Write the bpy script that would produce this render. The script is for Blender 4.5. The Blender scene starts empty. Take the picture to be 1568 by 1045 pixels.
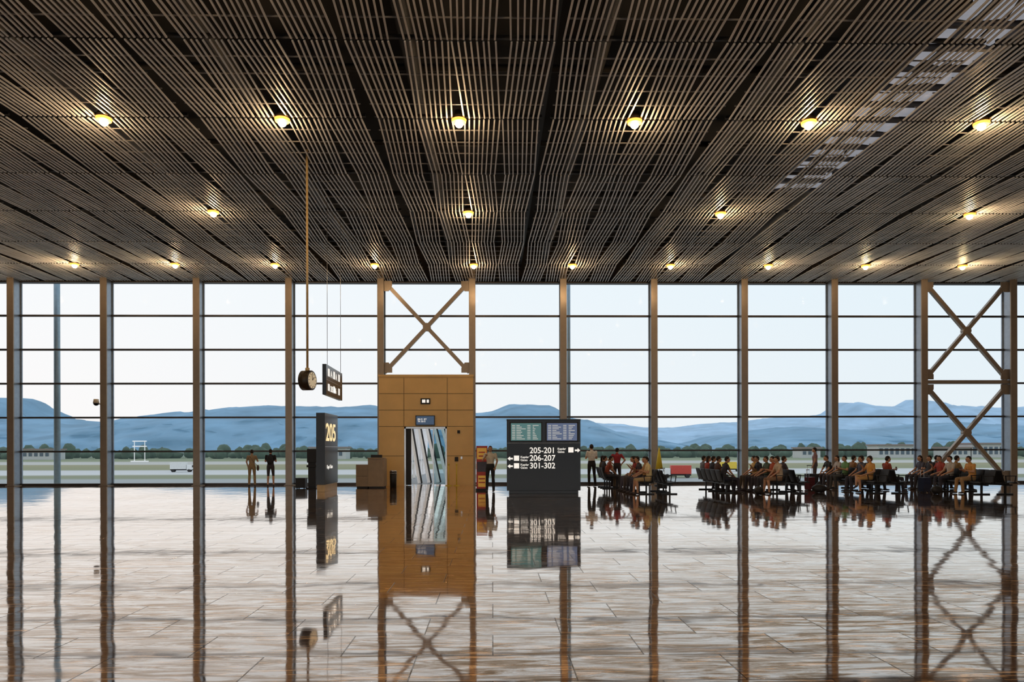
import bpy, bmesh, math, random
from mathutils import Vector, Matrix, noise
random.seed(7)
scene = bpy.context.scene
R = math.radians

# ---------------------------------------------------------------- materials
_m = {}
def mat(name, col, rough=0.5, metal=0.0, emit=None, estr=0.0, var=0.08, nscale=6.0, bump=0.0):
    if name in _m: return _m[name]
    m = bpy.data.materials.new(name); m.use_nodes = True
    nt = m.node_tree; b = nt.nodes['Principled BSDF']
    b.inputs['Roughness'].default_value = rough
    b.inputs['Metallic'].default_value = metal
    tc = nt.nodes.new('ShaderNodeTexCoord')
    no = nt.nodes.new('ShaderNodeTexNoise'); no.inputs['Scale'].default_value = nscale
    no.inputs['Detail'].default_value = 4
    nt.links.new(tc.outputs['Object'], no.inputs['Vector'])
    ra = nt.nodes.new('ShaderNodeValToRGB')
    c0 = [max(0, c*(1-var)) for c in col]; c1 = [min(1, c*(1+var)) for c in col]
    ra.color_ramp.elements[0].position = .3; ra.color_ramp.elements[1].position = .7
    ra.color_ramp.elements[0].color = (*c0, 1); ra.color_ramp.elements[1].color = (*c1, 1)
    nt.links.new(no.outputs['Fac'], ra.inputs['Fac'])
    nt.links.new(ra.outputs['Color'], b.inputs['Base Color'])
    if emit:
        b.inputs['Emission Color'].default_value = (*emit, 1)
        b.inputs['Emission Strength'].default_value = estr
    if bump:
        bp = nt.nodes.new('ShaderNodeBump'); bp.inputs['Distance'].default_value = bump
        nt.links.new(no.outputs['Fac'], bp.inputs['Height']); nt.links.new(bp.outputs['Normal'], b.inputs['Normal'])
    _m[name] = m
    return m

def glass_mat(name, tint=(1, 1, 1), refl=0.06):
    m = bpy.data.materials.new(name); m.use_nodes = True
    nt = m.node_tree; nt.nodes.clear()
    o = nt.nodes.new('ShaderNodeOutputMaterial'); mx = nt.nodes.new('ShaderNodeMixShader')
    t = nt.nodes.new('ShaderNodeBsdfTransparent'); t.inputs['Color'].default_value = (*tint, 1)
    g = nt.nodes.new('ShaderNodeBsdfGlossy'); g.inputs['Roughness'].default_value = 0.02
    fr = nt.nodes.new('ShaderNodeFresnel'); fr.inputs['IOR'].default_value = 1.08
    mu = nt.nodes.new('ShaderNodeMath'); mu.operation = 'MINIMUM'; mu.inputs[1].default_value = 0.08
    nt.links.new(fr.outputs[0], mu.inputs[0]); nt.links.new(mu.outputs[0], mx.inputs[0])
    nt.links.new(t.outputs[0], mx.inputs[1]); nt.links.new(g.outputs[0], mx.inputs[2])
    nt.links.new(mx.outputs[0], o.inputs[0])
    return m

# ---------------------------------------------------------------- mesh helpers
def abox(bm, x0, x1, y0, y1, z0, z1, mi=0):
    v = [bm.verts.new(p) for p in [(x0,y0,z0),(x1,y0,z0),(x1,y1,z0),(x0,y1,z0),(x0,y0,z1),(x1,y0,z1),(x1,y1,z1),(x0,y1,z1)]]
    for q in [(0,3,2,1),(4,5,6,7),(0,1,5,4),(1,2,6,5),(2,3,7,6),(3,0,4,7)]:
        f = bm.faces.new([v[i] for i in q]); f.material_index = mi

def frame_for(d):
    d = d.normalized()
    up = Vector((0, 0, 1)) if abs(d.z) < .95 else Vector((0, 1, 0))
    s = d.cross(up).normalized(); u = s.cross(d).normalized()
    return s, u

def abeam(bm, p1, p2, w, h, mi=0):
    p1 = Vector(p1); p2 = Vector(p2); s, u = frame_for(p2-p1)
    v = []
    for p in (p1, p2):
        for a, b in ((-1,-1),(1,-1),(1,1),(-1,1)):
            v.append(bm.verts.new(p + s*a*w/2 + u*b*h/2))
    for q in [(0,1,2,3),(7,6,5,4),(0,4,5,1),(1,5,6,2),(2,6,7,3),(3,7,4,0)]:
        f = bm.faces.new([v[i] for i in q]); f.material_index = mi

def acyl(bm, p1, p2, r1, r2=None, seg=12, mi=0, smooth=True):
    if r2 is None: r2 = r1
    p1 = Vector(p1); p2 = Vector(p2); s, u = frame_for(p2-p1)
    a = []; b = []
    for i in range(seg):
        t = 2*math.pi*i/seg; d = s*math.cos(t)+u*math.sin(t)
        a.append(bm.verts.new(p1+d*r1)); b.append(bm.verts.new(p2+d*r2))
    for i in range(seg):
        j = (i+1) % seg
        f = bm.faces.new((a[i], a[j], b[j], b[i])); f.material_index = mi; f.smooth = smooth
    f = bm.faces.new(a[::-1]); f.material_index = mi
    f = bm.faces.new(b); f.material_index = mi

def asph(bm, c, r, mi=0, seg=12, rings=8, rot=None):
    if not hasattr(r, '__len__'): r = (r, r, r)
    M = Matrix.Translation(c) @ (rot if rot else Matrix.Identity(4)) @ Matrix.Diagonal((*r, 1))
    ret = bmesh.ops.create_uvsphere(bm, u_segments=seg, v_segments=rings, radius=1, matrix=M)
    fs = set(f for v in ret['verts'] for f in v.link_faces)
    for f in fs: f.material_index = mi; f.smooth = True
    return ret['verts']

def loft(bm, rings, mi=0, seg=18):
    # rings: (center, rx, ry)
    prev = None; allr = []
    for c, rx, ry in rings:
        c = Vector(c); allr.append([bm.verts.new(c+Vector((rx*math.cos(2*math.pi*i/seg), ry*math.sin(2*math.pi*i/seg), 0))) for i in range(seg)])
    for a, b in zip(allr, allr[1:]):
        for i in range(seg):
            j = (i+1) % seg
            f = bm.faces.new((a[i], a[j], b[j], b[i])); f.material_index = mi; f.smooth = True
    bm.faces.new(allr[0][::-1]).material_index = mi
    bm.faces.new(allr[-1]).material_index = mi

def obj(name, bm, mats, parent=None, loc=(0, 0, 0), rotz=0, bevel=0):
    bmesh.ops.recalc_face_normals(bm, faces=bm.faces)
    me = bpy.data.meshes.new(name); bm.to_mesh(me); bm.free()
    for m in mats: me.materials.append(m)
    o = bpy.data.objects.new(name, me); scene.collection.objects.link(o)
    o.location = loc; o.rotation_euler = (0, 0, rotz)
    if parent: o.parent = parent
    if bevel:
        bv = o.modifiers.new('bevel', 'BEVEL'); bv.width = bevel; bv.segments = 2; bv.limit_method = 'ANGLE'
    return o

def empty(name, loc=(0, 0, 0), rotz=0):
    o = bpy.data.objects.new(name, None); scene.collection.objects.link(o)
    o.location = loc; o.rotation_euler = (0, 0, rotz); o.empty_display_size = .2
    return o

def text(name, body, size, loc, rot, m, parent=None, align='LEFT', sx=1.0):
    c = bpy.data.curves.new(name, 'FONT'); c.body = body; c.size = size; c.extrude = 0.003
    c.align_x = align; c.materials.append(m); c.offset = size*0.012
    o = bpy.data.objects.new(name, c); scene.collection.objects.link(o)
    o.location = loc; o.rotation_euler = rot; o.scale = (sx, 1, 1)
    if parent: o.parent = parent
    return o

# ---------------------------------------------------------------- dimensions
YW = 32.0; YB = -10.0; CZ = 9.47; BAY = 4.21; X0 = -0.92
KL, KR = -7, 7
XL = X0+BAY*KL; XR = X0+BAY*KR
TR = CZ/6.0

steel_tan = mat('painted_steel_tan', (.33, .27, .21), .35, .35, var=.05)
steel_dark = mat('dark_transom_metal', (.07, .06, .055), .4, .5)
black = mat('black_gloss_panel', (.005, .005, .006), .25)
blackm = mat('black_matte', (.014, .013, .014), .55)
white_e = mat('white_lit_lettering', (.9, .9, .88), .4, emit=(1, .97, .9), estr=.75)
gold_e = mat('warm_lit_lettering', (.9, .7, .4), .4, emit=(1, .78, .42), estr=.9)
gold = mat('golden_portal_panel', (.86, .56, .21), .4, .05, var=.05, nscale=1.5)
goldseam = mat('portal_seam', (.25, .15, .05), .6)
chrome = mat('brushed_steel', (.6, .6, .6), .28, 1.0)
glass = glass_mat('clear_glazing', (.97, .985, .99))

# ---------------------------------------------------------------- floor
def floor_mat():
    m = bpy.data.materials.new('polished_brown_stone'); m.use_nodes = True
    nt = m.node_tree; nt.nodes.clear(); N = nt.nodes.new; L = nt.links.new
    def math_(op, a, b=None, c=None, clamp=False):
        n = N('ShaderNodeMath'); n.operation = op; n.use_clamp = clamp
        for i, v in enumerate((a, b, c)):
            if v is None: continue
            if isinstance(v, (int, float)): n.inputs[i].default_value = v
            else: L(v, n.inputs[i])
        return n.outputs[0]
    def ramp(inp, stops):
        r = N('ShaderNodeValToRGB'); e = r.color_ramp.elements
        e[0].position = stops[0][0]; e[0].color = (*[stops[0][1]]*3, 1)
        e[1].position = stops[-1][0]; e[1].color = (*[stops[-1][1]]*3, 1)
        for p, c in stops[1:-1]:
            q = e.new(p); q.color = (c, c, c, 1)
        L(inp, r.inputs['Fac']); return r.outputs['Color']
    o = N('ShaderNodeOutputMaterial'); tc = N('ShaderNodeTexCoord')
    br = N('ShaderNodeTexBrick'); br.offset = 0.5
    br.inputs['Scale'].default_value = 1; br.inputs['Brick Width'].default_value = 1.2; br.inputs['Row Height'].default_value = .6
    br.inputs['Mortar Size'].default_value = .006; br.inputs['Mortar Smooth'].default_value = .3
    br.inputs['Color1'].default_value = (0, 0, 0, 1); br.inputs['Color2'].default_value = (1, 1, 1, 1); br.inputs['Mortar'].default_value = (.5, .5, .5, 1)
    L(tc.outputs['Object'], br.inputs['Vector'])
    vadd = N('ShaderNodeVectorMath'); vadd.operation = 'MULTIPLY_ADD'
    L(br.outputs['Color'], vadd.inputs[0]); vadd.inputs[1].default_value = (7, 3, 0); L(tc.outputs['Object'], vadd.inputs[2])
    def veins(rot, sc, scale, dist, lo, hi):
        mp = N('ShaderNodeMapping'); mp.inputs['Rotation'].default_value = (0, 0, R(rot)); mp.inputs['Scale'].default_value = sc
        L(vadd.outputs[0], mp.inputs['Vector'])
        vn = N('ShaderNodeTexNoise'); vn.inputs['Scale'].default_value = scale; vn.inputs['Detail'].default_value = 8; vn.inputs['Roughness'].default_value = .72
        vn.inputs['Distortion'].default_value = dist
        L(mp.outputs[0], vn.inputs['Vector'])
        return ramp(vn.outputs['Fac'], ((lo, 0), (hi, 1)))
    v1 = veins(62, (.9, 6, 1), 1.5, 1.2, .42, .60)      # dark figure
    v2 = veins(-55, (1.0, 11, 1), 1.3, .9, .54, .61)    # light golden veins
    pn = N('ShaderNodeTexNoise'); pn.inputs['Scale'].default_value = .35; pn.inputs['Detail'].default_value = 3; L(tc.outputs['Object'], pn.inputs['Vector'])
    # weaker, browner reflection near the camera on the right, put in by position
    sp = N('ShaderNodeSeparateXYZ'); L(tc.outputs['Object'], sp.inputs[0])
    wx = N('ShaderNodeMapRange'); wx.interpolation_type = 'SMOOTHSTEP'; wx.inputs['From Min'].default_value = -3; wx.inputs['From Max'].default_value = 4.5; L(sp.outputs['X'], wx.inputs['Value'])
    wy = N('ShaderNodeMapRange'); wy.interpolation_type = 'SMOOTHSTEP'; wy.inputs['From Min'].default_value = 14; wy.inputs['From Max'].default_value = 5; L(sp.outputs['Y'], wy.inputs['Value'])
    refl_fade = math_('MULTIPLY', math_('MULTIPLY_ADD', wx.outputs[0], .75, .25), wy.outputs[0])
    cm = N('ShaderNodeMix'); cm.data_type = 'RGBA'
    cm.inputs[6].default_value = (.07, .028, .010, 1); cm.inputs[7].default_value = (1.0, .62, .30, 1)
    L(v2, cm.inputs[0])
    cm2 = N('ShaderNodeMix'); cm2.data_type = 'RGBA'; cm2.inputs[7].default_value = (.02, .01, .006, 1)
    L(cm.outputs[2], cm2.inputs[6]); L(br.outputs['Fac'], cm2.inputs[0])
    un = N('ShaderNodeTexNoise'); un.inputs['Scale'].default_value = .9; un.inputs['Detail'].default_value = 2
    L(tc.outputs['Object'], un.inputs['Vector'])
    b1 = N('ShaderNodeBump'); b1.inputs['Distance'].default_value = .0040; b1.inputs['Strength'].default_value = 1
    L(un.outputs['Fac'], b1.inputs['Height'])
    b2 = N('ShaderNodeBump'); b2.inputs['Distance'].default_value = .0012; b2.inputs['Strength'].default_value = .8; b2.invert = True
    L(br.outputs['Fac'], b2.inputs['Height']); L(b1.outputs[0], b2.inputs['Normal'])
    d = N('ShaderNodeBsdfDiffuse'); L(cm2.outputs[2], d.inputs['Color']); L(b2.outputs[0], d.inputs['Normal'])
    lw = N('ShaderNodeLayerWeight'); lw.inputs['Blend'].default_value = .5
    fac = ramp(lw.outputs['Facing'], ((0, .10), (.6, .34), (.7, .58), (.82, .80), (.9, .92), (.96, .98)))
    near = math_('SUBTRACT', 1.04, lw.outputs['Facing'])
    pr = N('ShaderNodeMapRange'); pr.inputs['From Min'].default_value = .35; pr.inputs['From Max'].default_value = .65; pr.inputs['To Min'].default_value = .4; pr.inputs['To Max'].default_value = 1.9
    L(pn.outputs['Fac'], pr.inputs['Value'])
    str_ = math_('MULTIPLY_ADD', refl_fade, 2.0, pr.outputs[0])
    dim = math_('MULTIPLY', math_('MULTIPLY', near, str_), v1, None, True)
    g = N('ShaderNodeBsdfGlossy')
    gc = N('ShaderNodeMix'); gc.data_type = 'RGBA'; gc.inputs[6].default_value = (1, .97, .945, 1); gc.inputs[7].default_value = (1.0, .70, .46, 1)
    L(math_('MULTIPLY_ADD', dim, .9, math_('MULTIPLY', near, .75), True), gc.inputs[0]); L(gc.outputs[2], g.inputs['Color'])
    L(math_('MULTIPLY_ADD', v1, .04, .03), g.inputs['Roughness'])
    L(b2.outputs[0], g.inputs['Normal'])
    mv = math_('SUBTRACT', 1.0, math_('MULTIPLY', dim, .75))
    wd = math_('MULTIPLY_ADD', refl_fade, -.18, 1.0)
    mg = math_('MULTIPLY_ADD', br.outputs['Fac'], -.5, 1.0)
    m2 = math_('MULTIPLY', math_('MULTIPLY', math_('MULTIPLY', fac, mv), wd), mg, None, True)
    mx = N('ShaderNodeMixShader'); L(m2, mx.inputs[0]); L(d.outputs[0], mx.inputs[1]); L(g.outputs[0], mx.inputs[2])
    L(mx.outputs[0], o.inputs[0])
    return m
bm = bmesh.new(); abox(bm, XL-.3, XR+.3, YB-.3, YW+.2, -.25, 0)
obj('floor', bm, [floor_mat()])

# ---------------------------------------------------------------- facade windows and columns
for side, yy, sgn in (('front', YW, 1), ('back', YB, -1)):
    for k in range(KL, KR):
        xa = X0+BAY*k; xb = xa+BAY
        bm = bmesh.new()
        portal = (side == 'front' and k == -1)
        for i in range(7):
            z = i*TR
            if portal and i < 4: continue
            h = .10 if i == 0 else .04
            abox(bm, xa+.1, xb-.1, yy-.07, yy+.07, max(0, z-h), z+h if i < 6 else z, 0)
        z0 = 5.1 if portal else .05
        v = [bm.verts.new(p) for p in [(xa+.08, yy+.02, z0), (xb-.08, yy+.02, z0), (xb-.08, yy+.02, CZ), (xa+.08, yy+.02, CZ)]]
        bm.faces.new(v).material_index = 1
        obj('window_%d' % (k-KL+1 + (0 if side == 'front' else 20)), bm, [steel_dark, glass])
    for k in range(KL, KR+1):
        x = X0+BAY*k; bm = bmesh.new()
        yi = yy-sgn*.55; yo = yy+sgn*.1
        a, b = min(yi, yi+sgn*.07), max(yi, yi+sgn*.07)
        abox(bm, x-.15, x+.15, a, b, 0, CZ+.6)
        a, b = sorted((yi+sgn*.07, yo-sgn*.05)); abox(bm, x-.085, x+.085, a, b, 0, CZ+.6, 1)
        a, b = sorted((yo-sgn*.07, yo)); abox(bm, x-.14, x+.14, a, b, 0, CZ+.6, 1)
        a, b = sorted((yi-sgn*.04, yo-sgn*.1)); abox(bm, x-.21, x+.21, a, b, 0, .035)
        obj('facade_column', bm, [steel_tan, mat('column_grey_steel', (.30, .34, .39), .3, .6)], bevel=.008)

# X bracing
def brace(bm, x0, x1, z0, z1, y):
    abeam(bm, (x0, y, z0), (x1, y, z1), .17, .17)
    abeam(bm, (x0, y+.01, z1), (x1, y+.01, z0), .17, .17)
    cx, cz = (x0+x1)/2, (z0+z1)/2
    acyl(bm, (cx, y-.13, cz), (cx, y+.13, cz), .18, seg=20)
    for px, pz, sx, sz in ((x0, z0, 1, 1), (x1, z0, -1, 1), (x0, z1, 1, -1), (x1, z1, -1, -1)):
        v = [(px-.05*sx, pz-.02*sz), (px+.36*sx, pz-.02*sz), (px+.36*sx, pz+.2*sz), (px+.2*sx, pz+.45*sz), (px-.05*sx, pz+.45*sz)]
        f = [bm.verts.new((a, y-.1, b)) for a, b in v]; g = [bm.verts.new((a, y-.06, b)) for a, b in v]
        bm.faces.new(f); bm.faces.new(g[::-1])
        for i in range(5):
            j = (i+1) % 5; bm.faces.new((f[i], g[i], g[j], f[j]))
bm = bmesh.new(); brace(bm, X0-BAY+.15, X0-.15, 5.22, CZ-.05, YW-.3); obj('cross_bracing', bm, [steel_tan])
bm = bmesh.new(); xr = X0+BAY*5
brace(bm, xr+.15, xr+BAY-.15, 4.9, CZ-.05, YW-.3); brace(bm, xr+.15, xr+BAY-.15, .15, 4.62, YW-.3)
abox(bm, xr+.1, xr+BAY-.1, YW-.4, YW-.2, 4.68, 4.84)
obj('cross_bracing', bm, [steel_tan])

# side walls
plaster = mat('warm_plaster', (.55, .47, .38), .7)
for nm, xa, xb in (('wall_left', XL-.5, XL-.2), ('wall_right', XR+.2, XR+.5)):
    bm = bmesh.new(); abox(bm, xa, xb, YB-.3, YW+.3, 0, 11.2); obj(nm, bm, [plaster])
for nm, ya, yb in (('wall_fascia_front', YW+.12, YW+.4), ('wall_fascia_back', YB-.4, YB-.12)):
    bm = bmesh.new(); abox(bm, XL-.2, XR+.2, ya, yb, CZ, 11.2); obj(nm, bm, [mat('fascia_dark', (.05, .04, .035), .6)])

# ---------------------------------------------------------------- ceiling
bm = bmesh.new(); abox(bm, XL-.5, XR+.5, YB-.4, YW+.4, 11.2, 11.4)
obj('ceiling', bm, [mat('dark_plenum', (.006, .006, .006), .8)])
slat = mat('champagne_metal_slat', (.84, .84, .82), .4, .1, var=.16, nscale=1.6)
slatd = mat('ceiling_carrier_dark', (.02, .02, .02), .6)
bm = bmesh.new()
SEG = 3.2; XC = -.8
nodes_y = [13.15+SEG*i for i in range(-7, 6)]
nodes_y = [y for y in nodes_y if YB < y < YW] ; nodes_y = [YB+.1]+nodes_y+[YW-.02]
def zz(i): return CZ+.03 + (.045 if i % 2 else 0.0)
k0 = int((XL-XC)/BAY)-1; k1 = int((XR-XC)/BAY)+1
for k in range(k0, k1+1):
    xc = XC+BAY*k
    for g in range(4):
        gx = xc-2.06+g*1.03+.035
        for s in range(8):
            x = gx+.06+s*.119
            if x < XL-.1 or x > XR+.1: continue
            for i in range(len(nodes_y)-1):
                ya, yb = nodes_y[i]+.035, nodes_y[i+1]-.035
                za, zb = zz(i), zz(i+1)
                j = random.uniform(-.012, .012)
                w = .0175
                P = []
                off = .055*(1 if (i+g) % 2 else -1)
                for y, z, dx in ((ya, za, off), (yb, zb, -off)):
                    P += [(x+dx+j-w, y, z), (x+dx+j+w, y, z), (x+dx+j+w, y, z+.03), (x+dx+j-w, y, z+.03)]
                v = [bm.verts.new(p) for p in P]
                for q in [(0,1,5,4),(1,2,6,5),(2,3,7,6),(3,0,4,7),(0,3,2,1),(4,5,6,7)]:
                    bm.faces.new([v[t] for t in q]).material_index = 0
    for i, y in enumerate(nodes_y):
        xa, xb = max(XL, xc-2.0), min(XR, xc+2.0)
        if xa < xb: abox(bm, xa, xb, y-.03, y+.03, zz(i)+.045, zz(i)+.11, 1)
    for i in range(len(nodes_y)-1):
        for t in (.2, .4, .6, .8):
            y = nodes_y[i]*(1-t)+nodes_y[i+1]*t; z = zz(i)*(1-t)+zz(i+1)*t
            xa, xb = max(XL, xc-2.0), min(XR, xc+2.0)
            if xa < xb: abox(bm, xa, xb, y-.012, y+.012, z+.032, z+.055, 2)
obj('ceiling_slat_panels', bm, [slat, slatd, mat('slat_carrier', (.30, .29, .28), .5)])
# services above
bm = bmesh.new()
for y in range(-8, 32, 4):
    acyl(bm, (XL, y+.3, 10.75), (XR, y+.3, 10.75), .09, seg=8)
for k in range(k0+1, k1):
    x = XC+BAY*k+BAY/2
    abox(bm, x-.06, x+.06, YB, YW, 10.2, 10.5, 0)
    acyl(bm, (x+1.1, YB+.5, 10.5), (x+1.1, YW-.5, 10.5), .2, seg=12)
obj('ceiling_service_ducts', bm, [mat('duct_grey_brown', (.02, .019, .018), .6)])
# skylight strip with frosted glass, daylight put in as emission
sk = mat('frosted_skylight', (.5, .5, .52), .6, emit=(.50, .53, .60), estr=.42, var=.5, nscale=3)
bm = bmesh.new()
y = 13.0
while y < 22.2:
    for q in range(3):
        a = random.uniform(-.12, .12)
        abeam(bm, (9.46+q*.55+a, y, 10.27+random.uniform(0, .1)), (9.46+q*.55-a, y+.56, 10.27), .46, .03, 0)
    abox(bm, 9.1, 10.9, y+.64, y+.74, 10.18, 10.3, 1); y += .80
abox(bm, 9.05, 9.2, 12.9, 22.4, 10.15, 10.32, 1); abox(bm, 10.8, 10.95, 12.9, 22.4, 10.15, 10.32, 1)
obj('window_skylight', bm, [sk, steel_dark])

# ---------------------------------------------------------------- downlights
bulb = mat('lamp_bulb', (1, .8, .5), .3, emit=(1, .74, .34), estr=22)
halo = mat('lamp_reflector_glow', (1, .5, .15), .3, emit=(1, .42, .06), estr=1.9)  # orange glow around the bulb, put into the reflector as emission
lmetal = mat('lamp_housing', (.05, .04, .03), .4, .6)
lights = []
for y, ks in ((3.5, range(-4, 5)), (9.9, range(-4, 5)), (16.34, range(-3, 4)), (22.7, range(-4, 5, 2)), (29.1, range(-5, 6))):
    for k in ks: lights.append((XC+BAY*k+.02, y))
for x, y in lights:
    bm = bmesh.new()
    seg = 24
    acyl(bm, (0, 0, .06), (0, 0, .26), .17, .12, seg=seg, mi=0)
    r1 = [bm.verts.new((.165*math.cos(2*math.pi*i/seg), .165*math.sin(2*math.pi*i/seg), 0.0)) for i in range(seg)]
    r2 = [bm.verts.new((.18*math.cos(2*math.pi*i/seg), .18*math.sin(2*math.pi*i/seg), .06)) for i in range(seg)]
    r3 = [bm.verts.new((.08*math.cos(2*math.pi*i/seg), .08*math.sin(2*math.pi*i/seg), -.02)) for i in range(seg)]
    for i in range(seg):
        j = (i+1) % seg
        bm.faces.new((r1[i], r1[j], r2[j], r2[i])).material_index = 1
        bm.faces.new((r1[i], r1[j], r3[j], r3[i])).material_index = 1
    asph(bm, (0, 0, -.03), (.10, .10, .09), 2)
    acyl(bm, (0, 0, .26), (0, 0, 1.2), .015, seg=6)
    o = obj('ceiling_downlight', bm, [lmetal, halo, bulb], loc=(x, y, CZ-.01))
    ld = bpy.data.lights.new('lamp', 'POINT'); ld.energy = 48; ld.color = (1, .66, .36); ld.shadow_soft_size = .1
    lo = bpy.data.objects.new('lamp', ld); scene.collection.objects.link(lo); lo.parent = o; lo.location = (0, 0, -.26)

# ---------------------------------------------------------------- portal
P = empty('boarding_gate_portal', (0, 0, 0))
bm = bmesh.new()
xa, xb = X0-BAY-.05, X0+.05; ya, yb = YW-.75, YW+.55; H = 5.03
dx0, dx1, dh = -4.02, -2.08, 2.68
abox(bm, xa, dx0, ya, yb, 0, H, 0); abox(bm, dx1, xb, ya, yb, 0, H, 0); abox(bm, dx0, dx1, ya, yb, dh, H, 0)
for z in (1.35, 2.7, 3.45, 4.2):
    for a, b in ((xa, dx0), (dx1, xb)) if z < 2.68 else ((xa, xb),):
        abox(bm, a+.005, b-.005, ya-.006, ya+.01, z-.012, z+.012, 1)
for x in (dx0-.02, dx1+.02): abox(bm, x-.012, x+.012, ya-.006, ya+.01, 2.7, H-.1, 1)
abox(bm, xa-.02, xb+.02, ya-.04, yb+.02, H-.06, H+.04, 0)
obj('shell', bm, [gold, goldseam], P)
bm = bmesh.new()
for a, b in ((dx0, dx0+.07), (dx1-.07, dx1)): abox(bm, a, b, ya-.03, ya+.3, 0, dh, 0)
abox(bm, dx0, dx1, ya-.03, ya+.3, dh-.08, dh, 0)
abox(bm, dx0+.07, dx0+.3, ya+.1, ya+.14, .02, dh-.08, 1)
abox(bm, dx1-.65, dx1-.6, ya+.1, ya+.16, 0, dh-.08, 0)
obj('door_1', bm, [chrome, blackm])
# sliding door leaf glass
bm = bmesh.new(); v = [bm.verts.new(p) for p in [(dx1-.62, ya+.13, .05), (dx1-.07, ya+.13, .05), (dx1-.07, ya+.13, dh-.1), (dx1-.62, ya+.13, dh-.1)]]; bm.faces.new(v)
obj('door_leaf', bm, [glass_mat('teal_door_glass', (.55, .72, .75))], P)
# screen, exit sign, reader boxes
bm = bmesh.new(); abox(bm, -3.5, -2.62, ya-.10, ya-.01, 2.74, 3.2, 0); abox(bm, -3.46, -2.66, ya-.105, ya-.10, 2.78, 3.16, 1)
obj('gate_display', bm, [black, mat('screen_blue', (.03, .05, .10), .2, emit=(.15, .28, .5), estr=.2)], P)
text('gate_display_text', '08:15  IST\nTK 2513', .10, (-3.40, ya-.112, 2.99), (R(90), 0, 0), white_e, P)
bm = bmesh.new(); abox(bm, -3.27, -2.83, ya-.08, ya-.01, 3.72, 3.98, 0)
abox(bm, -3.20, -3.05, ya-.085, ya-.08, 3.78, 3.92, 1); abox(bm, -2.99, -2.89, ya-.085, ya-.08, 3.78, 3.92, 1)
obj('exit_sign', bm, [blackm, white_e], P)
bm = bmesh.new()
abox(bm, -1.72, -1.56, ya-.05, ya, 1.1, 1.3, 0); abox(bm, -1.45, -1.37, ya-.04, ya, 1.2, 1.32, 1)
abox(bm, -1.60, -1.48, ya-.06, ya, 2.38, 2.52, 0)
obj('card_readers', bm, [blackm, chrome], P)
# jet bridge beyond door
J = empty('jet_bridge', (0, 0, 0))
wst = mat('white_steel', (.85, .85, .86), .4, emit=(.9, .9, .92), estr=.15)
bm = bmesh.new()
abox(bm, -4.6, -1.6, YW+.6, YW+16, -.2, -.02, 1)
for x in (-4.55, -1.65):
    for i in range(9):
        y = YW+.9+i*1.7
        abeam(bm, (x, y, 0), (x, y+1.3, 3.0), .14, .14, 0)
        abox(bm, x-.04, x+.04, y-.05, y+.03, 0, 3.0, 0)
    abox(bm, x-.05, x+.05, YW+.6, YW+16, 2.95, 3.1, 0)
    abox(bm, x-.03, x+.03, YW+.6, YW+16, .95, 1.03, 2)
for i in range(9): abox(bm, -4.6, -1.6, YW+.9+i*1.7-.05, YW+.9+i*1.7+.05, 3.0, 3.12, 0)
for y in (YW+6, YW+14): acyl(bm, (-3.1, y, -5), (-3.1, y, -.2), .35, seg=16, mi=0)
for i in range(5):
    abeam(bm, (-3.55+i*.42, YW+1.2+i*.5, .0), (-4.15+i*.36, YW+2.2+i*.5, 2.98), .10, .12, 0)
    abeam(bm, (-3.45+i*.42, YW+1.3+i*.5, .0), (-4.05+i*.36, YW+2.3+i*.5, 2.98), .06, .10, 3)
obj('bridge_frame', bm, [wst, mat('bridge_floor', (.25, .27, .28), .5), chrome, blackm], J)

# belt posts beside door
for x in (-1.98, -1.62):
    bm = bmesh.new(); acyl(bm, (0, 0, 0), (0, 0, .03), .15, .13, 20); acyl(bm, (0, 0, .03), (0, 0, .95), .028, seg=12); asph(bm, (0, 0, .97), .045)
    obj('barrier_post', bm, [mat('yellow_post', (.8, .6, .08), .4)], loc=(x, YW-1.1, 0))

# ---------------------------------------------------------------- flight information board
B = empty('flight_information_board', (.53, 25.06, 0))
bm = bmesh.new()
abox(bm, 0, 2.71, 0, .22, .12, 2.73, 0); abox(bm, .08, 2.63, .02, .2, 0, .12, 0); abox(bm, -.01, 2.72, -.02, .24, 2.70, 2.75, 0)
abox(bm, -.01, 2.72, -.012, .0, 1.86, 1.875, 1)
obj('cabinet', bm, [black, chrome], B, bevel=.01)
for i, (a, c, e) in enumerate(((.15, (.06, .12, .12), (.12, .30, .30)), (1.47, (.06, .08, .16), (.16, .22, .38)))):
    bm = bmesh.new(); abox(bm, a-.04, a+1.15, -.03, 0, 1.92, 2.64, 0); abox(bm, a, a+1.11, -.034, -.03, 1.96, 2.60, 1)
    for r in range(9):
        z = 2.52-r*.062
        for q0, q1 in ((.04, .16), (.2, .2+.12+random.random()*.25), (.6, .72), (.8, .85+random.random()*.2)):
            abox(bm, a+q0, a+q1, -.037, -.034, z-.016, z+.008, 2)
    obj('departures_screen', bm, [blackm, mat('screen%d' % i, c, .2, emit=e, estr=.45), mat('screen_text', (.5, .5, .5), .4, emit=(.8, .8, .75), estr=.5)], B)
for i, (t, xe, z) in enumerate((('205-201', 1.78, 1.50), ('206-207', 1.78, 1.22), ('301-302', 1.78, .94))):
    text('gate_numbers', t, .30, (xe, -.012, z), (R(90), 0, 0), white_e, B, 'RIGHT', .95)
text('gate_word', 'Kapılar\nGates', .11, (1.86, -.012, 1.62), (R(90), 0, 0), white_e, B)
text('gate_word', 'Kapılar\nGates', .11, (.50, -.012, 1.32), (R(90), 0, 0), white_e, B)
text('gate_word', 'Kapılar\nGates', .11, (.50, -.012, 1.04), (R(90), 0, 0), white_e, B)
bm = bmesh.new()
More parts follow.
